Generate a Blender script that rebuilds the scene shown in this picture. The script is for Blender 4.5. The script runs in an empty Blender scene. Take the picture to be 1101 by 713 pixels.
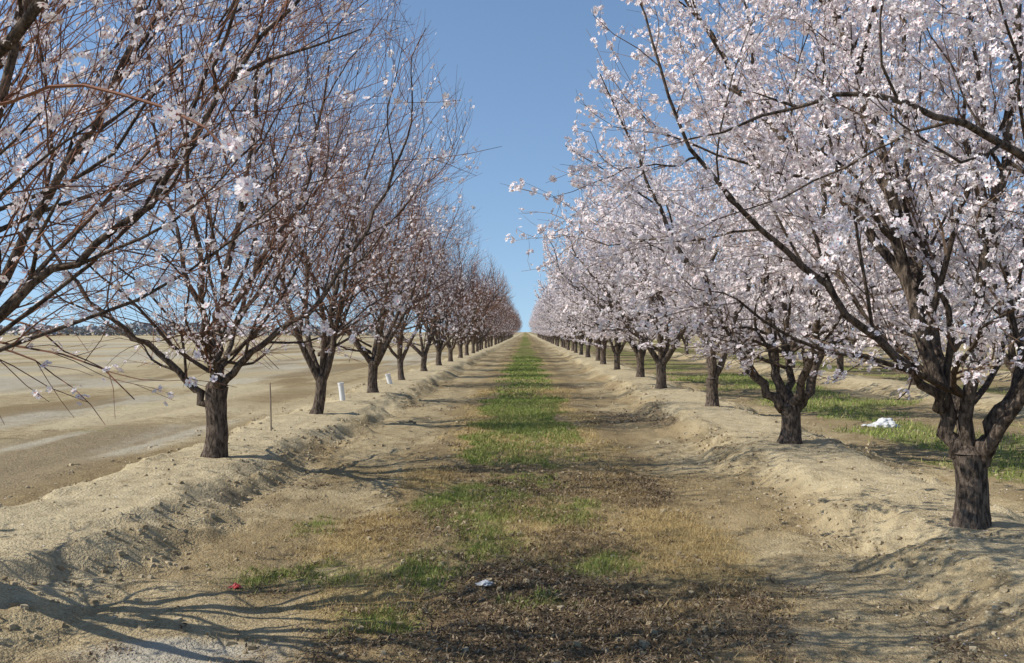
import bpy, math, numpy as np, bmesh
from mathutils import Vector
scene=bpy.context.scene
R=math.radians
# ------------------------------------------------------------------ helpers
def sstep(a,b,x):
    t=np.clip((x-a)/(b-a),0,1); return t*t*(3-2*t)
def _h(i,j,s):
    v=np.sin(i*127.1+j*311.7+s*74.7)*43758.5453
    return v-np.floor(v)
def vn(x,y,s=0):
    x=np.asarray(x,float);y=np.asarray(y,float)
    xi=np.floor(x);yi=np.floor(y);fx=x-xi;fy=y-yi
    fx=fx*fx*(3-2*fx);fy=fy*fy*(3-2*fy)
    a=_h(xi,yi,s);b=_h(xi+1,yi,s);c=_h(xi,yi+1,s);d=_h(xi+1,yi+1,s)
    return (a*(1-fx)+b*fx)*(1-fy)+(c*(1-fx)+d*fx)*fy
def fbm(x,y,s=0,o=4):
    r=0;a=.5;t=0
    for k in range(o):
        r=r+a*vn(x*2**k+k*17.3,y*2**k-k*9.1,s+k);t+=a;a*=.5
    return r/t
def quadmesh(name,V,F,mats,mi=None,smooth=None,attrs=None):
    V=np.asarray(V,np.float32);F=np.asarray(F,np.int32);k=F.shape[1]
    me=bpy.data.meshes.new(name)
    me.vertices.add(len(V));me.vertices.foreach_set('co',V.ravel())
    me.loops.add(F.size);me.loops.foreach_set('vertex_index',F.ravel())
    me.polygons.add(len(F))
    me.polygons.foreach_set('loop_start',np.arange(0,F.size,k,dtype=np.int32))
    for m in mats: me.materials.append(m)
    if mi is not None: me.polygons.foreach_set('material_index',np.asarray(mi,np.int32))
    if smooth is None: smooth=np.zeros(len(F),bool)
    me.polygons.foreach_set('use_smooth',smooth)
    if attrs:
        for n,a in attrs.items():
            at=me.attributes.new(n,'FLOAT','POINT');at.data.foreach_set('value',np.asarray(a,np.float32))
    me.update(calc_edges=True)
    return me
def addobj(name,me,loc=(0,0,0),rot=(0,0,0),sc=(1,1,1),parent=None):
    o=bpy.data.objects.new(name,me);o.location=loc;o.rotation_euler=rot;o.scale=sc
    scene.collection.objects.link(o)
    if parent: o.parent=parent
    return o
class NT:
    def __init__(s,name):
        s.m=bpy.data.materials.new(name);s.m.use_nodes=True;s.t=s.m.node_tree;s.t.nodes.clear()
        s.out=s.n('ShaderNodeOutputMaterial')
    def n(s,ty,**kw):
        nd=s.t.nodes.new(ty)
        for k,v in kw.items(): setattr(nd,k,v)
        return nd
    def l(s,a,b): s.t.links.new(a,b)
    def noise(s,scale,detail=4,rough=.6,vec=None):
        nd=s.n('ShaderNodeTexNoise');nd.inputs['Scale'].default_value=scale
        nd.inputs['Detail'].default_value=detail;nd.inputs['Roughness'].default_value=rough
        if vec: s.l(vec,nd.inputs['Vector'])
        return nd.outputs['Fac']
    def math(s,op,a,b=0.,c=0.,clamp=False):
        nd=s.n('ShaderNodeMath',operation=op,use_clamp=clamp)
        for i,v in enumerate((a,b,c)):
            if isinstance(v,(int,float)): nd.inputs[i].default_value=v
            else: s.l(v,nd.inputs[i])
        return nd.outputs[0]
    def mix(s,f,a,b,blend='MIX'):
        nd=s.n('ShaderNodeMix',data_type='RGBA',blend_type=blend)
        for i,v in ((0,f),(6,a),(7,b)):
            if isinstance(v,(int,float)): nd.inputs[i].default_value=v
            elif isinstance(v,tuple): nd.inputs[i].default_value=(*v,1)
            else: s.l(v,nd.inputs[i])
        return nd.outputs[2]
    def ramp(s,f,a,b):
        nd=s.n('ShaderNodeMapRange',interpolation_type='SMOOTHSTEP')
        s.l(f,nd.inputs[0]);nd.inputs[1].default_value=a;nd.inputs[2].default_value=b
        return nd.outputs[0]
    def pos(s): return s.n('ShaderNodeNewGeometry').outputs['Position']
    def objc(s): return s.n('ShaderNodeTexCoord').outputs['Object']
    def island(s): return s.n('ShaderNodeNewGeometry').outputs['Random Per Island']
    def bump(s,h,strength,dist):
        nd=s.n('ShaderNodeBump');nd.inputs['Strength'].default_value=strength
        nd.inputs['Distance'].default_value=dist;s.l(h,nd.inputs['Height']);return nd.outputs[0]
    def diff(s,col,nrm=None,rough=.9,spec=.2):
        if rough>=.9:
            p=s.n('ShaderNodeBsdfDiffuse');ci=p.inputs['Color']
        else:
            p=s.n('ShaderNodeBsdfPrincipled');p.inputs['Roughness'].default_value=rough
            p.inputs['Specular IOR Level'].default_value=spec;ci=p.inputs['Base Color']
        if isinstance(col,tuple): ci.default_value=(*col,1)
        else: s.l(col,ci)
        if nrm: s.l(nrm,p.inputs['Normal'])
        return p.outputs[0]
    def end(s,sh): s.l(sh,s.out.inputs['Surface']);return s.m
# ------------------------------------------------------------------ materials
def mat_bark(name,c1,c2,sc):
    t=NT(name);v=t.objc()
    mp=t.n('ShaderNodeMapping');mp.inputs['Scale'].default_value=(1,1,.3);t.l(v,mp.inputs[0])
    a=t.noise(sc,4,.7,mp.outputs[0])
    col=t.mix(t.ramp(a,.35,.66),c1,c2)
    return t.end(t.diff(col,t.bump(a,1.,.04)))
def mat_leafy(name,c1,c2,trans=.35,c3=None):
    t=NT(name);r=t.island();col=t.mix(r,c1,c2)
    if c3: 
        col=t.mix(t.ramp(t.math('FRACT',t.math('MULTIPLY',r,7.31)),.6,.95),col,c3)
    d=t.n('ShaderNodeBsdfDiffuse');t.l(col,d.inputs[0])
    if trans==0: return t.end(d.outputs[0])
    tr=t.n('ShaderNodeBsdfTranslucent');t.l(col,tr.inputs[0])
    mx=t.n('ShaderNodeMixShader');mx.inputs[0].default_value=trans
    t.l(d.outputs[0],mx.inputs[1]);t.l(tr.outputs[0],mx.inputs[2])
    return t.end(mx.outputs[0])
M_bark=mat_bark('bark',(.05,.039,.032),(.225,.175,.135),30)
M_limb=mat_bark('limb_bark',(.06,.046,.037),(.19,.145,.11),40)
M_twig=mat_leafy('twig_bark',(.13,.085,.06),(.22,.155,.11),0)
M_twigR=mat_leafy('red_twig_bark',(.14,.075,.052),(.27,.145,.10),0)
M_petal=mat_leafy('petals',(.95,.895,.88),(.92,.81,.82),.28,(.95,.93,.91))
M_core=mat_leafy('blossom_centres',(.50,.16,.19),(.62,.32,.29),0)
M_green=mat_leafy('grass_blades',(.15,.21,.045),(.27,.33,.09),0,(.44,.39,.18))
M_dry=mat_leafy('dry_grass_blades',(.36,.25,.105),(.56,.43,.22),0)
M_litter=mat_leafy('litter',(.065,.045,.03),(.22,.155,.10),0,(.42,.33,.22))
def mat_clod():
    t=NT('clods');r=t.island()
    return t.end(t.diff(t.mix(r,(.26,.20,.12),(.49,.405,.265))))
M_clod=mat_clod()
def mat_ground():
    t=NT('orchard_soil');p=t.pos()
    at=lambda n:t.n('ShaderNodeAttribute',attribute_name=n).outputs['Fac']
    n2=t.noise(5.5,4,.72,p);n3=t.noise(45,2,.7,p);n4=t.noise(1.7,4,.65,p)
    col=t.mix(t.ramp(n2,.3,.7),(.33,.255,.145),(.47,.38,.225))
    col=t.mix(t.ramp(n4,.46,.68),col,(.255,.195,.11))
    col=t.mix(t.ramp(n3,.56,.78),col,(.16,.115,.07))
    col=t.mix(t.ramp(n3,.42,.28),col,(.58,.475,.31))
    def fac(name,amp,a,b,nz=None):
        s=t.math('ADD',at(name),t.math('MULTIPLY',t.math('SUBTRACT',nz or n2,.5),amp))
        s=t.math('ADD',s,t.math('MULTIPLY',t.math('SUBTRACT',n3,.5),amp*.8))
        return t.ramp(s,a,b)
    col=t.mix(t.math('MULTIPLY',fac('pale',1.4,.3,.9),.75),col,t.mix(n3,(.46,.38,.235),(.66,.555,.36)))
    col=t.mix(t.math('MULTIPLY',fac('grey',.9,.3,.85),.8),col,t.mix(n3,(.34,.305,.24),(.54,.495,.40)))
    col=t.mix(t.math('MULTIPLY',fac('brown',1.2,.25,.85),.8),col,t.mix(t.ramp(n3,.35,.65),(.15,.105,.055),(.33,.245,.13)))
    col=t.mix(t.math('MULTIPLY',fac('straw',1.4,.3,.75),.8),col,t.mix(t.ramp(n3,.3,.7),(.26,.185,.08),(.50,.385,.185)))
    col=t.mix(t.math('MULTIPLY',fac('dark',1.3,.35,.85),.9),col,t.mix(t.ramp(n3,.35,.7),(.05,.037,.026),(.20,.145,.09)))  # dark litter soil; also colours the painted shade patches
    col=t.mix(t.math('MULTIPLY',fac('green',1.5,.35,.8),.8),col,t.mix(t.ramp(n3,.3,.7),(.10,.125,.03),(.25,.27,.08)))
    h=t.math('ADD',t.math('MULTIPLY',n2,.7),t.math('MULTIPLY',n3,.35))
    return t.end(t.diff(col,t.bump(h,1.,.06),.95,.1))
M_ground=mat_ground()
def mat_plain(name,c1,c2,rough=.6,sc=20):
    t=NT(name);n=t.noise(sc,4,.6,t.objc());return t.end(t.diff(t.mix(n,c1,c2),t.bump(n,.3,.01),rough,.4))
# ------------------------------------------------------------------ ground
ROWL=-3.85;ROWR=3.65;SP=7.4
rows_x=[ROWL,ROWR,ROWR+SP,ROWR+2*SP,ROWR+3*SP,ROWR+4*SP]
def H(x,y):
    x=np.asarray(x,float);y=np.asarray(y,float)
    h=np.zeros_like(x)
    for i,x0 in enumerate(rows_x):
        wob=(fbm(x*.0+y*.6+i*13,y*0+i,5,3)-.5)*.6+(fbm(x*1.9,y*1.9,8+i,3)-.5)*.6
        d=np.abs(x-x0)+wob
        side=(1.2 if i==0 else 1.25)
        hh=.22*sstep(side,.5,d)-.05*np.exp(-((d-1.35)/.2)**2)
        h=np.maximum(h,hh) if i else hh
    for c in (-1.75,1.75,-6.2,-8.0):
        h=h-.03*np.exp(-((x-c-.08*np.sin(y*.35))/.28)**2)
    h=h+(fbm(x*.5,y*.5,21,3)-.5)*.07
    edge=np.zeros_like(x)
    for x0 in rows_x:
        edge=np.maximum(edge,np.exp(-((np.abs(x-x0)-.9)/.35)**2))
    mid=np.exp(-(x/1.2)**4)*sstep(14,9,y)
    near=sstep(60,25,y)
    h=h+(fbm(x*3.1,y*3.1,31,4)-.5)*(.05+.12*edge+.05*mid)*near
    h=h+(fbm(x*11,y*11,41,2)-.5)*(.020+.04*edge+.035*mid)*near
    far=sstep(60,120,np.hypot(x,y)); 
    return h*(1-.6*far)
def blob(x,y,cx,cy,rx,ry): return np.exp(-(((x-cx)/rx)**2+((y-cy)/ry)**2))
def masks(x,y):
    n=fbm(x*1.1,y*.8,51,4);n2=fbm(x*3,y*2.2,61,3)
    g=sstep(1.05,.5,np.abs(x+.05)+(n-.5)*1.4)*sstep(12.4,13.8,y+(n2-.5)*2)*.95
    g=g*(.55+.7*sstep(.36,.6,fbm(x*.9+3,y*.4,57,3)))
    for b in ((-.5,10.2,.6,1.2,1.2),(-.05,11.6,.5,.7,.8),(-1.4,7.1,.65,.45,1.0),(-.75,7.3,.4,.6,1.05),(-.45,8.3,.45,.8,1.),(.55,7.5,.4,.4,.8),(.35,9.6,.4,.8,.95),(-1.9,9.0,.25,.6,.5),(.1,6.4,.3,.3,.6),(-.9,6.0,.35,.3,.7)):
        g=np.maximum(g,b[4]*blob(x,y,*b[:4])*(.6+.7*sstep(.35,.6,n2)))
    for i in range(5):
        cx=ROWR+SP*(i+.5)
        g=np.maximum(g,.75*sstep(2.5,1.4,np.abs(x-cx)+(n-.5)*2.8)*sstep(.3,.58,fbm(x*.6,y*.4,58,3)))
    g=np.maximum(g,.4*sstep(.62,.75,fbm(x*.9,y*.9,71,3))*(x<-5)*(y<30))
    br=sstep(2.3,1.1,np.abs(x-.05)+(n-.5)*1.6)*.95
    br=np.maximum(br,.75*sstep(.45,.6,fbm(x*.5,y*.28,77,4))*(np.abs(x)<3.2))
    br=np.maximum(br,.8*sstep(.45,.6,fbm(x*.45,y*.10,78,4))*(x<-4.8)*(x>-30))
    for c in (-6.2,-8.0): br=np.maximum(br,.7*np.exp(-((x-c-.08*np.sin(y*.35))/.3)**2))
    for i in range(5): br=np.maximum(br,.7*sstep(2.7,1.8,np.abs(x-(ROWR+SP*(i+.5)))+(n-.5)*2))
    dk=blob(x,y,.2,6.3,1.05,2.7)*.85+.45*blob(x,y,-.3,12.3,1.9,1.1)+.45*blob(x,y,-2.9,10.8,.6,1.6)  # litter with shade in its tone; second and third blobs paint tree shadow
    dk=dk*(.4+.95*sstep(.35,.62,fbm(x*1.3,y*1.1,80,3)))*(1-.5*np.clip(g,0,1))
    dk=np.maximum(dk,.5*blob(x,y,-3.3,7,.5,.9))  # shaded inner face of the left berm, painted darker
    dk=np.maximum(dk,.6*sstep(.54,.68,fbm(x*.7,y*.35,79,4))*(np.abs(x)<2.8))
    st=np.zeros_like(x)
    for b in ((1.25,8.2,.55,1.7,1.1),(-1.35,8.6,.5,1.3,1.05),(-1.0,6.4,.5,.6,.9),(.9,11,.5,1.5,.75),(-1.1,11.8,.5,1.2,.75),(.2,9,.7,1.8,.75),(.9,6.2,.35,.5,.6)):
        st=np.maximum(st,b[4]*blob(x,y,*b[:4]))
    st=np.maximum(st,.8*sstep(1.8,1.0,np.abs(x)+(n2-.5))*sstep(11,15,y)*sstep(.3,.55,fbm(x*1.4,y*.4,83,3)))
    pale=np.zeros_like(x)
    for x0 in rows_x: pale=np.maximum(pale,.75*sstep(1.25,.6,np.abs(x-x0)+(n-.5)*.9))
    for b in ((1.9,8.5,.5,2.5,.5),(-2.4,7,.4,1,.5),(2.3,14,.4,4,.5)):
        pale=np.maximum(pale,b[4]*blob(x,y,*b[:4]))
    pale=np.maximum(pale,.8*(x<-5)*sstep(.4,.6,fbm(x*.25,y*.08,88,3)))
    grey=np.zeros_like(x)
    for b in ((-1.75,5.35,.7,.3,1.3),(1.3,5.8,.45,.6,.9),(1.9,6.9,.4,.6,.4)):
        grey=np.maximum(grey,b[4]*blob(x,y,*b[:4]))
    grey=np.maximum(grey,.7*sstep(-4.8,-6,x)*sstep(.4,.6,fbm(x*.3,y*.09,89,3)))
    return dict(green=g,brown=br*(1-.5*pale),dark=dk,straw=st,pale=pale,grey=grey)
def axis(segs):
    out=[]
    for a,b,s in segs: out.append(np.arange(a,b,s))
    out.append([segs[-1][1]]);return np.concatenate(out)
ax=axis([(-1500,-300,200),(-300,-60,30),(-60,-16,2),(-16,-6,.2),(-6,6,.05),(6,10,.12),(10,42,.5),(42,120,6),(120,300,30),(300,1500,200)])
ay=axis([(-300,-20,40),(-20,3,.8),(3,14,.05),(14,24,.1),(24,45,.25),(45,90,1),(90,300,6),(300,3000,150)])
X,Y=np.meshgrid(ax,ay);nx=len(ax);ny=len(ay)
Z=H(X,Y)
V=np.stack([X.ravel(),Y.ravel(),Z.ravel()],1)
I=np.arange(nx*ny).reshape(ny,nx)
F=np.stack([I[:-1,:-1].ravel(),I[:-1,1:].ravel(),I[1:,1:].ravel(),I[1:,:-1].ravel()],1)
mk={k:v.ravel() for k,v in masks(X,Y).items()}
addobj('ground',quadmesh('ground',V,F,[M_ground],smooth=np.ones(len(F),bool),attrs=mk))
# ------------------------------------------------------------------ scatter
rng=np.random.default_rng(5)
def sample(n,x0,x1,y0,y1,key,thr=.35,ypow=1.):
    x=rng.uniform(x0,x1,n);u=rng.random(n)**ypow;y=y0+(y1-y0)*u
    m=masks(x,y)[key] if isinstance(key,str) else key(x,y)
    k=(m+(fbm(x*6,y*6,91,2)-.5)*.9)>thr+rng.random(n)*.45
    return x[k],y[k]
def blades(x,y,hmin,hmax,w,lean=.6):
    n=len(x);z=H(x,y)-.004
    a=rng.uniform(0,6.283,n);h=rng.uniform(hmin,hmax,n);l=h*rng.uniform(.1,lean,n);b=rng.uniform(0,6.283,n)
    w=w*rng.uniform(.6,1.3,n)
    dx=np.cos(a)*w/2;dy=np.sin(a)*w/2;lx=np.cos(b)*l;ly=np.sin(b)*l
    P=np.stack([np.stack([x-dx,y-dy,z],1),np.stack([x+dx,y+dy,z],1),
        np.stack([x+lx+dx*.25,y+ly+dy*.25,z+h],1),np.stack([x+lx-dx*.25,y+ly-dy*.25,z+h],1)],1)
    return P.reshape(-1,3)
def blade_obj(name,plist,mat):
    V=np.concatenate(plist);F=np.arange(len(V)).reshape(-1,4)
    addobj(name,quadmesh(name,V,F,[mat]))
pl=[blades(*sample(200000,-2.6,2,4.5,13,'green'),.015,.05,.005,1.0)]
pl.append(blades(*sample(80000,-1.3,1.3,12,26,'green'),.02,.06,.010,1.0))
pl.append(blades(*sample(30000,-1.3,1.3,24,70,'green'),.03,.07,.025,1.0))
pl.append(blades(*sample(30000,5,10,8,45,'green'),.03,.09,.018,1.0))
pl.append(blades(*sample(10000,10,26,12,70,'green'),.04,.1,.035,1.0))
blade_obj('grass',pl,M_green)
pl=[blades(*sample(160000,-2.6,2.4,4.5,13,'straw',.3),.015,.05,.004,1.6)]
pl.append(blades(*sample(50000,-2.6,2.4,4.5,13,'brown',.3),.01,.035,.004,1.6))
pl.append(blades(*sample(50000,-2,2,12,30,'straw',.3),.02,.05,.010,1.4))
blade_obj('dry_grass',pl,M_dry)
def flakes(x,y,smin,smax,asp=.5,lift=.012,tilt=.6):
    n=len(x);z=H(x,y)+rng.uniform(.001,lift,n)
    s=rng.uniform(smin,smax,n);a=rng.uniform(0,6.283,n)
    u=np.stack([np.cos(a),np.sin(a),rng.uniform(-tilt,tilt,n)],1)*s[:,None]
    v=np.stack([-np.sin(a),np.cos(a),rng.uniform(-tilt,tilt,n)],1)*(s*asp*rng.uniform(.4,1,n))[:,None]
    c=np.stack([x,y,z],1)
    return np.stack([c-u,c-v,c+u,c+v],1).reshape(-1,3)
pl=[flakes(*sample(110000,-2.4,2.4,4.5,12,'dark',.2),.004,.018,.5,.025,.9)]
pl.append(flakes(*sample(40000,-2.6,2.4,4.5,12,'dark',.15),.015,.055,.06,.03,.5))
pl.append(flakes(*sample(40000,-3,3,11,30,'dark',.25),.010,.03,.5,.03,.9))  # these flakes also gather on the painted shadow band
pl.append(flakes(*sample(60000,-5,5,4.5,25,lambda x,y:np.ones_like(x)*.3),.004,.02,.3,.01,.5))
blade_obj('leaf_litter',pl,M_litter)
def petals_mask(x,y): return .12+.5*sstep(1,3,x)+.25*sstep(-1.5,-3,x)
blade_obj('fallen_petals',[flakes(*sample(34000,-5.5,9,4.5,26,petals_mask,.35),.005,.011,.8,.01,.3)],M_petal)
cube=np.array([[-1,-1,-1],[1,-1,-1],[1,1,-1],[-1,1,-1],[-.7,-.7,.8],[.7,-.7,.8],[.7,.7,.8],[-.7,.7,.8]],float)
cf=np.array([[0,3,2,1],[4,5,6,7],[0,1,5,4],[1,2,6,5],[2,3,7,6],[3,0,4,7]])
def clods(x,y,smin,smax):
    n=len(x);s=smin+(smax-smin)*rng.random(n)**3
    P=cube[None]*s[:,None,None]*.5*(1+rng.uniform(-.45,.45,(n,8,3)))
    P[...,2]*=.7
    a=rng.uniform(0,6.283,n);c,sn=np.cos(a)[:,None],np.sin(a)[:,None]
    Q=np.stack([P[...,0]*c-P[...,1]*sn,P[...,0]*sn+P[...,1]*c,P[...,2]],2)
    return (Q+np.stack([x,y,H(x,y)+s*.1],1)[:,None]).reshape(-1,3)
def edge_mask(x,y):
    e=np.zeros_like(x)
    for x0 in rows_x[:3]: e=np.maximum(e,np.exp(-((np.abs(x-x0)-.9)/.4)**2))
    return np.maximum(e*.8,.3)+.2*np.exp(-(x/1.3)**4)
cl=clods(*sample(32000,-6,6,4.5,16,edge_mask,.35),.006,.05)
cl2=clods(*sample(8000,-6,6,14,32,edge_mask,.35),.02,.07)
Vc=np.concatenate([cl,cl2]);nc=len(Vc)//8
Fc=(cf[None]+np.arange(nc)[:,None,None]*8).reshape(-1,4)
addobj('dirt_clods',quadmesh('dirt_clods',Vc,Fc,[M_clod]))
# ------------------------------------------------------------------ trees
def tube(P,Rd,s,jit=0,rg=None):
    n=len(P);T=np.gradient(P,axis=0);T/=np.linalg.norm(T,axis=1)[:,None]+1e-9
    m=np.abs(T.mean(0));ref=np.zeros(3);ref[np.argmin(m)]=1
    A=np.cross(T,ref);A/=np.linalg.norm(A,axis=1)[:,None]+1e-9;B=np.cross(T,A)
    an=np.arange(s)/s*2*math.pi
    rr=Rd[:,None]*np.ones((n,s))
    if jit: rr=rr*(1+rg.uniform(-jit,jit,(n,s))*.7+rg.uniform(-jit,jit,s)[None])
    Vt=P[:,None]+rr[...,None]*(A[:,None]*np.cos(an)[None,:,None]+B[:,None]*np.sin(an)[None,:,None])
    i=np.arange(n-1)[:,None]*s;j=np.arange(s)[None];j2=(j+1)%s
    Ft=np.stack([i+j,i+j2,i+s+j2,i+s+j],2).reshape(-1,4)
    return Vt.reshape(-1,3),Ft
class Tree:
    def __init__(s,seed,bloom,hi=False,kind='R',maxr=3.1,maxz=6.9,lod=False,topr=None):
        s.g=np.random.default_rng(seed);s.V=[];s.F=[];s.M=[];s.S=[];s.nv=0
        s.bloom=bloom;s.hi=hi;s.kind=kind;s.fp=[];s.fd=[];s.maxr=maxr;s.maxz=maxz;s.lod=lod
        s.topr=topr or maxr;s.lowk=.27 if kind=='R' else .17;s.vr=1.
        s.g2=np.random.default_rng(seed+500)
    def add(s,V,F,m,sm):
        s.V.append(V);s.F.append(F+s.nv);s.nv+=len(V)
        s.M.append(np.full(len(F),m));s.S.append(np.full(len(F),sm))
    def inside(s,p):
        r=math.hypot(p[0],p[1]);z=p[2]
        m=s.maxr if z<2.9 else s.topr
        return r<m*(1-.45*max(0,(z-4.2)/2.7)) and z<s.maxz and z>.75+s.lowk*r
    def branch(s,P,Rd,level):
        g=s.g
        sides={0:20,1:9,2:5,3:3,4:3,5:3}[level]
        V,F=tube(P,Rd,sides,.06 if level<2 else 0,s.g2)
        s.add(V,F,{0:0,1:0,2:1}.get(level,2),level<3)
        seg=np.linalg.norm(np.diff(P,axis=0),axis=1);L=seg.sum()
        if level==2: s.vr=s.g2.uniform(.5,1.45)   # whole shoots flower more or less
        if level>=2:
            den=s.bloom*s.vr*s.g2.uniform(.6,1.4)*{2:.4,3:1.0,4:1.1,5:1.2}[level]
            if s.kind=='L': den*=max(.3,1.6-.33*(P.mean(0)[2]-1))
            n=s.g2.poisson(den*L)
            if n:
                g=s.g2
                k=max(1,n//4);c=g.random(k);t=np.clip(c[g.integers(0,k,n)]+g.normal(0,.03,n),0.02,1)
                if level==2: t=.3+.7*t
                idx=t*(len(P)-1);i0=np.minimum(idx.astype(int),len(P)-2);f=(idx-i0)[:,None]
                q=P[i0]*(1-f)+P[i0+1]*f
                d=g.normal(0,1,(n,3));tg=P[i0+1]-P[i0];tg/=np.linalg.norm(tg,axis=1)[:,None]
                d-=tg*(d*tg).sum(1)[:,None]*.8;d[:,2]+=.25;d/=np.linalg.norm(d,axis=1)[:,None]
                s.fp.append(q+d*g.uniform(.01,.045,n)[:,None]);s.fd.append(d)
                g=s.g
        if level>=5 or level==0 or (s.lod and level>=3): return
        cfg={1:(7.0,1.9,.50),2:(6.6,1.0,.5),3:(4.4,.48,.55),4:(1.2,.2,.6)}
        if s.kind=='L': cfg={1:(7.5,2.0,.46),2:(7.2,1.15,.46),3:(5.0,.52,.5),4:(1.0,.25,.6)}
        if s.lod: cfg[2]=(7,1.3,.4) if s.kind=='R' else (14,1.3,.3)
        cnt,cl,rf=cfg[level];reach={1:3.4,2:1.9,3:1.0,4:.5}[level]
        n=max(1,int(round(cnt*min(1.5,L/reach)+g.uniform(-.6,.6))))
        if level==4 and g.random()<.75: return
        for k in range(n):
            t=(k+g.uniform(.2,1.0))/n
            t=(.22+.78*t) if level==1 else (.10+.9*t)
            t=min(t,.99)
            idx=t*(len(P)-1);i0=min(int(idx),len(P)-2);f=idx-i0
            p=P[i0]*(1-f)+P[i0+1]*f;r=Rd[i0]*(1-f)+Rd[i0+1]*f
            tg=P[i0+1]-P[i0];tg=tg/np.linalg.norm(tg)
            d=g.normal(0,1,3);d-=tg*d.dot(tg);d/=np.linalg.norm(d)
            rad=np.array([p[0],p[1],0.]);rn=np.linalg.norm(rad)
            if rn>.3: d+=rad/rn*.45*(1 if level<3 else .3)
            d[2]+=(.25 if level<3 else .2)
            an=g.uniform(.45,1.0) if level<3 else g.uniform(.4,1.1)
            dd=tg*math.cos(an)+d/np.linalg.norm(d)*math.sin(an)
            ln=cl*g.uniform(.6,1.35)*(1.15-.45*t)
            s.grow(p,dd,ln,min(r*.75,max(r*rf,.002)),level+1)
        tg=P[-1]-P[-2]
        s.grow(P[-1],tg/np.linalg.norm(tg),cl*g.uniform(.7,1.1),Rd[-1]*.95,level+1)
    def grow(s,p,d,L,r,level):
        g=s.g;n={1:11,2:8,3:5,4:3,5:2}[level];st=L/n
        P=[np.array(p,float)];d=np.array(d,float);d/=np.linalg.norm(d)
        wob={1:.12,2:.18,3:.18,4:.15,5:.1}[level];up={1:.05,2:.06,3:.05,4:.06,5:.03}[level]
        if s.kind=='L': up*=1.3;wob*=.85
        if level>=3 and P[0][2]<2.3: up=-.03
        W=g.normal(0,wob,(n,3))
        for k in range(n):
            d=d+W[k];d[2]+=up;d/=math.sqrt(d[0]*d[0]+d[1]*d[1]+d[2]*d[2])
            q=P[-1]+d*st
            if not s.inside(q):
                if k<2: 
                    d[2]+=.3;d[:2]*=.5;d/=np.linalg.norm(d);q=P[-1]+d*st
                    if not s.inside(q): break
                else: break
            P.append(q)
        if len(P)<3: return
        P=np.array(P);tt=np.linspace(0,1,len(P))
        mr={1:.03,2:.011,3:.0046,4:.0024,5:.0019} if s.kind=='L' else {1:.03,2:.010,3:.004,4:.0022,5:.0018}
        r0=max(r,mr[level]*(1.6 if s.lod and level==3 else 1))
        Rd=r0*(1-tt*{1:.68,2:.7,3:.6,4:.5,5:.4}[level])
        s.branch(P,Rd,level)
    def limb(s,pts,r0,r1,level=1):
        pts=np.array(pts,float);m=len(pts);n=(m-1)*4+1
        E=np.vstack([2*pts[0]-pts[1],pts,2*pts[-1]-pts[-2]]);out=[]
        for u in np.linspace(0,m-1,n):
            i=min(int(u),m-2);f=u-i;a,b,c,d=E[i:i+4]
            out.append(.5*((2*b)+(-a+c)*f+(2*a-5*b+4*c-d)*f*f+(-a+3*b-3*c+d)*f**3))
        P=np.array(out);P[1:-1]+=s.g.normal(0,.022 if level==1 else .008,(n-2,3))
        s.branch(P,r0+(r1-r0)*np.linspace(0,1,n)**.8,level)
    def cluster(s,c,n,rad):
        d=s.g2.normal(0,1,(n,3));d/=np.linalg.norm(d,axis=1)[:,None]
        s.fp.append(np.array(c)+d*rad*s.g2.uniform(.4,1,n)[:,None]);s.fd.append(d)
    def trunk(s,h,r,lean=(0,0)):
        n=13;z=np.linspace(-.15,h,n);t=np.clip(z/h,0,1)
        P=np.stack([lean[0]*t+.02*np.sin(z*6),lean[1]*t,z],1)
        Rd=r*(1+.35*np.exp(-np.maximum(z,0)/.10)-.10*t+.12*sstep(.6,1,t))
        s.branch(P,Rd,0)
        c=P[-1];k=[c,c+np.array([0,0,.05]),c+np.array([0,0,.09])]
        V,F=tube(np.array(k),np.array([Rd[-1],Rd[-1]*.75,.02]),20);s.add(V,F,0,True)
        return P[-1]
    def auto(s,nl=5,h=.7,r=.13,lean=(0,0)):
        top=s.trunk(h,r,lean);a0=s.g.uniform(0,6.28)
        for k in range(nl):
            a=a0+k*2*math.pi/nl+s.g.uniform(-.3,.3);e=s.g.uniform(.45,.85) if k else .2
            d=np.array([math.cos(a)*math.sin(e),math.sin(a)*math.sin(e),math.cos(e)])
            p=top-np.array([0,0,s.g.uniform(.02,.25)])
            s.grow(p,d,s.g.uniform(3.3,4.3),r*s.g.uniform(.5,.68),1)
        s.low(4)
    def low(s,n,p0=.9):
        for k in range(n):
            a=s.g.uniform(0,6.28);d=np.array([math.cos(a),math.sin(a),.35])
            s.grow(np.array([0,0,s.g.uniform(p0,p0+.35)])+d*.05,d,s.g.uniform(1.8,2.6),.028,2)
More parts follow.
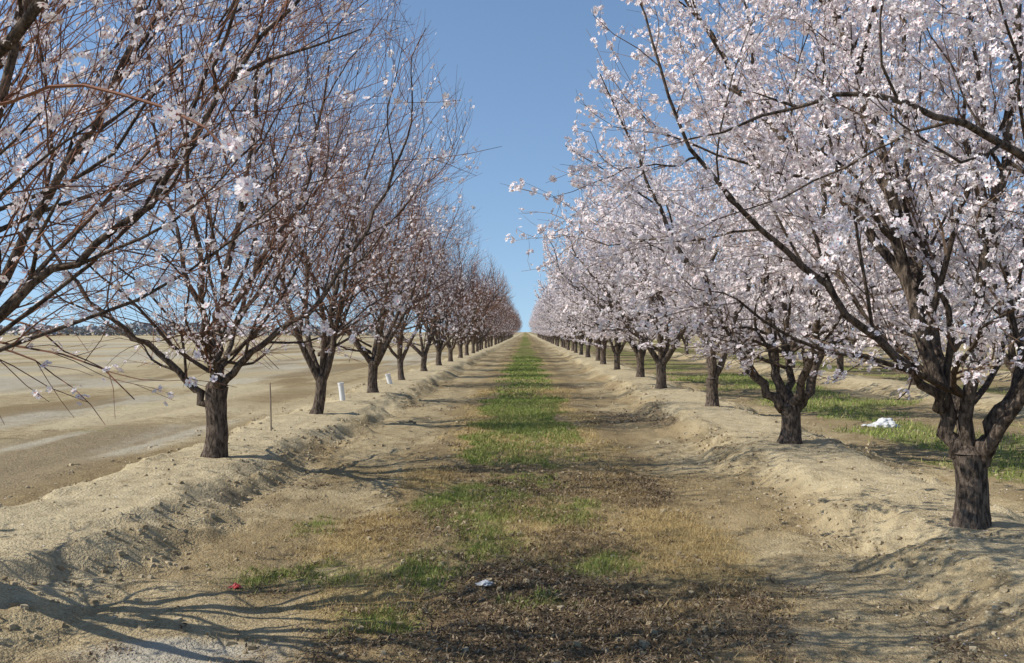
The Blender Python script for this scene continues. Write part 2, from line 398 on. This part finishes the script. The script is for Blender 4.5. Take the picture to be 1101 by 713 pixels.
    def mesh(s,name):
        g=s.g2
        if s.fp:
            P=np.concatenate(s.fp);D=np.concatenate(s.fd);n=len(P)
            a=g.normal(0,1,(n,3));U=np.cross(D,a);U/=np.linalg.norm(U,axis=1)[:,None];W=np.cross(D,U)
            tv=[];tf=[];tm=[]
            if s.lod:
                tv=[np.array([[-.9,-.3,0],[.1,-1,.2],[1,.2,0],[-.2,1,.3]]),np.array([[-.5,0,-.8],[.6,.2,-.7],[.8,-.1,.8],[-.8,.1,.7]])]
                tf=[np.array([[0,1,2,3]]),np.array([[4,5,6,7]])];tm=[3,3]
            else:
                if s.hi:
                    pet=np.array([[0,.08,0],[-.40,.55,.10],[-.26,1,.22],[0,.90,.2],[.26,1,.22],[.40,.55,.10]]);pf=np.array([[0,3,2,1],[0,5,4,3]])
                else:
                    pet=np.array([[0,.05,0],[-.46,.66,.14],[0,1.08,.22],[.46,.66,.14]]);pf=np.array([[0,3,2,1]])
                for k in range(5):
                    c,sn=math.cos(k*1.2566),math.sin(k*1.2566)
                    q=pet.copy();q[:,0]=pet[:,0]*c-pet[:,1]*sn;q[:,1]=pet[:,0]*sn+pet[:,1]*c
                    tf.append(pf+sum(len(v) for v in tv));tv.append(q);tm+= [3]*len(pf)
                b=sum(len(v) for v in tv);tv.append(np.array([[-.18,-.18,.09],[.18,-.18,.09],[.18,.18,.09],[-.18,.18,.09]]));tf.append(np.array([[b,b+1,b+2,b+3]]));tm.append(4)
            tv=np.concatenate(tv);tf=np.concatenate(tf);tm=np.array(tm);m=len(tv)
            sz=g.uniform(.015,.0235,n)
            if s.lod: sz=g.uniform(.022,.042,n) if s.kind=='R' else g.uniform(.018,.03,n)
            cup=g.uniform(.5,2.6,n) if not s.lod else np.ones(n)
            L=tv[None]*sz[:,None,None]*np.ones((n,1,1));L=L*(1+g.uniform(-.12,.12,L.shape));L[...,2]*=cup[:,None]
            VV=P[:,None]+L[...,0:1]*U[:,None]+L[...,1:2]*W[:,None]+L[...,2:3]*D[:,None]
            FF=(tf[None]+np.arange(n)[:,None,None]*m).reshape(-1,4)
            s.V.append(VV.reshape(-1,3));s.F.append(FF+s.nv);s.nv+=n*m
            s.M.append(np.tile(tm,n));s.S.append(np.zeros(len(FF),bool))
        return quadmesh(name,np.concatenate(s.V),np.concatenate(s.F),[M_bark,M_limb,M_twigR if s.kind=='L' else M_twig,M_petal,M_core],np.concatenate(s.M),np.concatenate(s.S))
BR=35.;BL=2.1
t=Tree(11,BR*.95,hi=True,kind='R',maxr=3.75,topr=3.1);t.trunk(.6,.125)
t.limb([(-.03,0,.5),(-.12,.05,.75),(-.27,.05,1.38),(-.46,.1,1.98),(-.6,.1,2.7),(-.9,.15,3.8),(-1.2,.1,4.8)],.085,.03)
t.limb([(.03,0,.5),(.15,-.05,.75),(.34,-.1,1.15),(.5,-.1,1.7),(.75,-.1,2.6),(1.2,0,4.0)],.085,.028)
t.limb([(.0,-.03,.5),(.12,-.3,.85),(.25,-.9,1.6),(-.05,-1.6,2.35),(-.8,-2.1,2.72),(-1.6,-2.4,2.85),(-2.2,-2.4,2.75)],.06,.008)
t.limb([(0,.03,.45),(.05,.35,.95),(.0,1.0,1.9),(.1,1.5,3.0),(.2,1.9,4.2)],.07,.025)
t.limb([(-.1,.05,.9),(-.5,-.1,1.25),(-1.1,-.3,1.75),(-1.7,-.4,2.3),(-2.3,-.6,2.9)],.045,.015)
t.limb([(-.4,.08,1.9),(-.9,.4,2.7),(-1.5,.8,3.5),(-2.0,1.0,4.4)],.045,.018)
t.limb([(.0,0,.6),(-.05,-.2,1.6),(.1,-.4,2.8),(.15,-.5,4.2),(.1,-.4,5.2)],.06,.02)
t.low(3);mR1=t.mesh('almond_tree_bloom_front')
t=Tree(12,BR,kind='R');t.trunk(.52,.135)
t.limb([(-.03,0,.42),(-.2,0,.62),(-.58,0,1.06),(-.96,.05,1.9),(-1.45,.1,2.6),(-1.9,.1,3.5)],.085,.025)
t.limb([(.03,0,.42),(.2,0,.62),(.48,.05,1.25),(.77,.05,1.9),(1.2,.1,3.0),(1.5,.1,4.0)],.085,.025)
t.limb([(-.02,.03,.5),(-.15,.1,.9),(-.25,.15,1.6),(-.35,.3,2.8),(-.4,.5,4.6)],.08,.025)
t.limb([(0,-.03,.5),(.1,-.3,.9),(.1,-.9,1.7),(.0,-1.5,2.8),(-.1,-1.8,4.0)],.07,.02)
t.limb([(0,.03,.5),(.1,.4,1.0),(.2,1.0,1.9),(.3,1.6,3.2)],.07,.02)
t.low(4);mR2=t.mesh('almond_tree_bloom_second')
genR=[];farR=[];genL=[];farL=[]
for k in range(2):
    t=Tree(30+k,BR*.95,kind='R');t.auto(6,.6+.08*k,.125);genR.append(t.mesh('almond_tree_bloom'))
    t=Tree(40+k,BR*.8,kind='R',lod=True);t.auto(6,.65,.125);farR.append(t.mesh('almond_tree_bloom_distant'))
t=Tree(21,BL*2.1,hi=True,kind='L',maxr=3.7,topr=3.2);t.trunk(.75,.14)
t.limb([(0,0,.6),(.35,-.25,.95),(.8,-.6,1.35),(1.2,-.8,1.7),(1.65,-.8,1.98),(2.1,-.85,2.45),(2.5,-.9,3.0)],.045,.009)
t.limb([(0,-.03,.6),(.4,-.7,1.1),(.9,-1.4,1.75),(1.75,-2.15,2.4),(2.2,-2.4,2.8),(2.5,-2.5,3.4)],.045,.014)
t.limb([(0,0,.65),(.3,.1,1.2),(.8,.1,2.1),(1.4,.0,3.0),(1.8,.0,4.2)],.05,.012)
t.limb([(0,0,.65),(.05,.1,1.6),(.3,.2,3.0),(.6,.3,4.8)],.075,.02)
t.limb([(0,0,.65),(-.4,.1,1.2),(-1.1,.2,2.4),(-1.5,.2,4.0)],.065,.02)
t.limb([(0,0,.65),(.3,-.3,1.3),(1.0,-.7,2.4),(1.5,-1.0,3.6),(1.7,-1.1,4.4)],.045,.013)
t.limb([(.9,-1.4,1.75),(1.6,-2.3,2.15),(2.4,-2.9,2.25),(2.95,-3.3,2.08),(3.11,-3.4,1.90)],.010,.003,3)
t.cluster((3.08,-3.38,1.98),8,.028);t.cluster((3.13,-3.42,1.88),8,.028);t.cluster((2.9,-3.27,2.1),4,.03)
for c in ((1.85,-2.22,2.5),(1.98,-2.3,2.6),(2.12,-2.36,2.72),(2.25,-2.42,2.87),(2.02,-.85,2.36),(2.2,-.87,2.58),(1.75,-.8,2.08),(2.38,-.88,2.84)):
    t.cluster(c,8,.05)
t.low(3);mLN=t.mesh('almond_tree_sparse_near')
t=Tree(22,BL*1.7,hi=True,kind='L',maxr=3.0);t.auto(5,.8,.13)
mLB=t.mesh('almond_tree_sparse_behind')
t=Tree(23,BL*1.6,kind='L',maxr=3.3);t.trunk(.88,.135,(.05,0))
t.limb([(0,0,.6),(-.25,0,.85),(-.5,-.05,1.15),(-1.1,-.1,1.6),(-1.8,-.1,2.3),(-2.3,0,3.2)],.06,.015)
t.limb([(.05,0,.8),(.03,0,1.2),(.06,0,1.75),(.2,.1,2.6),(.45,.1,3.9),(.5,.1,5.2)],.08,.02)
t.limb([(.05,0,.8),(.3,0,1.15),(.7,-.1,1.45),(1.3,-.1,1.95),(1.9,-.1,2.8),(2.3,-.1,3.7)],.055,.015)
t.limb([(.05,0,1.3),(-.2,0,1.9),(-.5,.1,2.8),(-.8,.1,4.2)],.05,.015)
t.limb([(.05,0,.8),(.1,-.4,1.2),(.2,-1.1,1.9),(.3,-1.7,3.0),(.3,-2,4.0)],.05,.015)
t.limb([(.05,0,.8),(0,.4,1.2),(.1,1.1,2.0),(.1,1.6,3.3)],.05,.015)
t.limb([(.05,0,1.5),(.4,.1,2.2),(1.0,.2,3.2),(1.3,.2,4.4)],.045,.015)
t.low(6);mL1=t.mesh('almond_tree_sparse_front')
for k in range(2):
    t=Tree(50+k,BL*1.5,kind='L');t.auto(6,.7+.08*k,.12 if k else .10,(.12*(k==0),0));genL.append(t.mesh('almond_tree_sparse'))
    t=Tree(60+k,BL*1.6,kind='L',lod=True);t.auto(6,.7,.12);farL.append(t.mesh('almond_tree_sparse_distant'))
def plant(me,x,y,rz=0.,s=1.):
    z=float(H(np.array([x]),np.array([y]))[0])-.02
    return addobj('almond_tree',me,(x,y,z),(0,0,rz),(s,s,s))
pr=np.random.default_rng(77)
plant(mR1,3.5,7.9);plant(mR2,3.62,13.7)
plant(mLN,-3.8,5.8);plant(mLB,-3.9,-.5);plant(mL1,-3.8,12.1)
for i in range(44):
    y=20.4+6.55*i
    plant((genR if y<32 else farR)[i%2],3.75+pr.uniform(-.12,.12),y+pr.uniform(-.2,.2),pr.uniform(0,6.28),pr.uniform(.93,1.06))
    y=18.5+6.55*i
    plant((genL if y<32 else farL)[i%2],-3.85+pr.uniform(-.12,.12),y+pr.uniform(-.2,.2),0. if i==0 else pr.uniform(0,6.28),pr.uniform(.92,1.05))
for j in range(1,4):
    for i in range(14):
        y=8.0+6.55*i+j*1.3
        plant(farR[(i+j)%2],ROWR+SP*j+pr.uniform(-.12,.12),y+pr.uniform(-.2,.2),pr.uniform(0,6.28),pr.uniform(.93,1.06))
# ------------------------------------------------------------------ distant tree line
n=14000;x=rng.uniform(-700,-60,n);yy=420+rng.uniform(0,20,n)
top=2+5*fbm(x*.03,x*0,7,4);z=top*rng.random(n)**.7
s=rng.uniform(.4,1.3,n)
u=rng.normal(0,1,(n,3))*s[:,None]*.6;v=rng.normal(0,1,(n,3))*s[:,None]*.6;c=np.stack([x,yy,z],1)
M_far=mat_leafy('distant_foliage',(.30,.31,.31),(.36,.36,.36),0)  # pale even grey: distance haze put into the foliage colour
addobj('distant_tree_line',quadmesh('distant_tree_line',np.stack([c-u,c-v,c+u,c+v],1).reshape(-1,3),np.arange(4*n).reshape(-1,4),[M_far]))
# ------------------------------------------------------------------ small things
def gz(x,y): return float(H(np.array([x]),np.array([y]))[0])
M_pvc=mat_plain('white_pvc',(.75,.75,.73),(.82,.82,.80),.45)
def pipe(x,y,h,r,rx,ry):
    z=[-.1,h*.55,h*.56,h*.9,h*.9,h,h,h-.05];rr=[r,r,r,r,r*1.15,r*1.15,r*.85,r*.85]
    zz_=np.array(z)+np.arange(8)*1e-4
    an=np.arange(20)/20*2*math.pi
    Vp=np.array([[math.cos(a)*q,math.sin(a)*q,zz] for zz,q in zip(zz_,rr) for a in an])
    Fp=[[i*20+j,i*20+(j+1)%20,(i+1)*20+(j+1)%20,(i+1)*20+j] for i in range(7) for j in range(20)]
    addobj('irrigation_pipe',quadmesh('irrigation_pipe',Vp,Fp,[M_pvc]),(x,y,gz(x,y)),(rx,ry,0))
pipe(-4.05,22,.40,.06,R(3),R(-6));pipe(-3.95,29,.30,.07,R(5),R(-14))
M_wood=mat_plain('weathered_wood',(.25,.2,.14),(.4,.33,.25),.9)
Pz=np.stack([np.linspace(0,.01,6),np.zeros(6),np.linspace(-.1,.75,6)],1)
Vs,Fs=tube(Pz,np.array([.014,.014,.013,.013,.013,.009]),6,.1,rng)
addobj('wooden_stake',quadmesh('wooden_stake',Vs,Fs,[M_wood]),(-3.95,15.4,gz(-3.95,15.4)),(0,R(-2),0))
def crumple(name,x,y,sx,sy,sz,mat,seed,rz=0):
    bm=bmesh.new();bmesh.ops.create_icosphere(bm,subdivisions=4,radius=1)
    g=np.random.default_rng(seed);K=g.normal(0,1,(9,3))*np.array([1.6]*4+[3.5]*5)[:,None];ph=g.uniform(0,6,9)
    W=np.array([1.6]*4+[.7]*5)
    for v in bm.verts:
        c=np.array(v.co);w=sum(a*abs(math.sin(k.dot(c)*1.3+p)) for k,p,a in zip(K,ph,W))/W.sum()
        f=.25+1.3*w;v.co=Vector((c[0]*sx*f,c[1]*sy*f,max(c[2],-.2)*sz*f*(1+.5*math.sin(c[0]*4+1))))
    me=bpy.data.meshes.new(name);bm.to_mesh(me);bm.free();me.materials.append(mat)
    addobj(name,me,(x,y,gz(x,y)+.01),(0,0,rz))
M_bag=mat_plain('white_plastic',(.55,.55,.54),(.72,.72,.70),.6)
crumple('plastic_bag',6.6,18.5,.30,.17,.10,M_bag,3)
crumple('paper_scrap',-.28,6.8,.055,.035,.014,M_bag,14,.4)
crumple('red_scrap',-1.98,6.76,.038,.025,.015,mat_plain('red_plastic',(.4,.03,.03),(.55,.06,.05),.4),5)
# ------------------------------------------------------------------ light, sky, camera
el=R(40);sd=Vector((-math.cos(el)*.98,-math.cos(el)*.2,math.sin(el))).normalized()
su=bpy.data.lights.new('sun','SUN');su.energy=5.0;su.angle=R(.4);su.color=(1,.95,.86)
so=addobj('sun',su,(-20,-5,20));so.rotation_euler=(-sd).to_track_quat('-Z','Y').to_euler()
w=bpy.data.worlds.new('World');scene.world=w;w.use_nodes=True;nt=w.node_tree
sk=nt.nodes.new('ShaderNodeTexSky');sk.sky_type='NISHITA';sk.sun_disc=False
sk.sun_elevation=el;sk.sun_rotation=math.atan2(sd.x,sd.y);sk.air_density=1.15;sk.dust_density=0.0;sk.ozone_density=3.2
tc=nt.nodes.new('ShaderNodeTexCoord');va=nt.nodes.new('ShaderNodeVectorMath');va.operation='ADD';va.inputs[1].default_value=(0,0,.14)
vnm=nt.nodes.new('ShaderNodeVectorMath');vnm.operation='NORMALIZE'
nt.links.new(tc.outputs['Generated'],va.inputs[0]);nt.links.new(va.outputs[0],vnm.inputs[0]);nt.links.new(vnm.outputs[0],sk.inputs['Vector'])
bg=nt.nodes['Background'];bg.inputs[1].default_value=.15;nt.links.new(sk.outputs[0],bg.inputs[0])
cam=bpy.data.cameras.new('camera');cam.lens=35;cam.sensor_width=36;cam.clip_end=6000;cam.clip_start=.05
co=addobj('camera',cam,(0,0,1.75),(R(90),0,R(.78)));scene.camera=co
scene.view_settings.view_transform='Standard';scene.view_settings.look='None';scene.view_settings.exposure=0
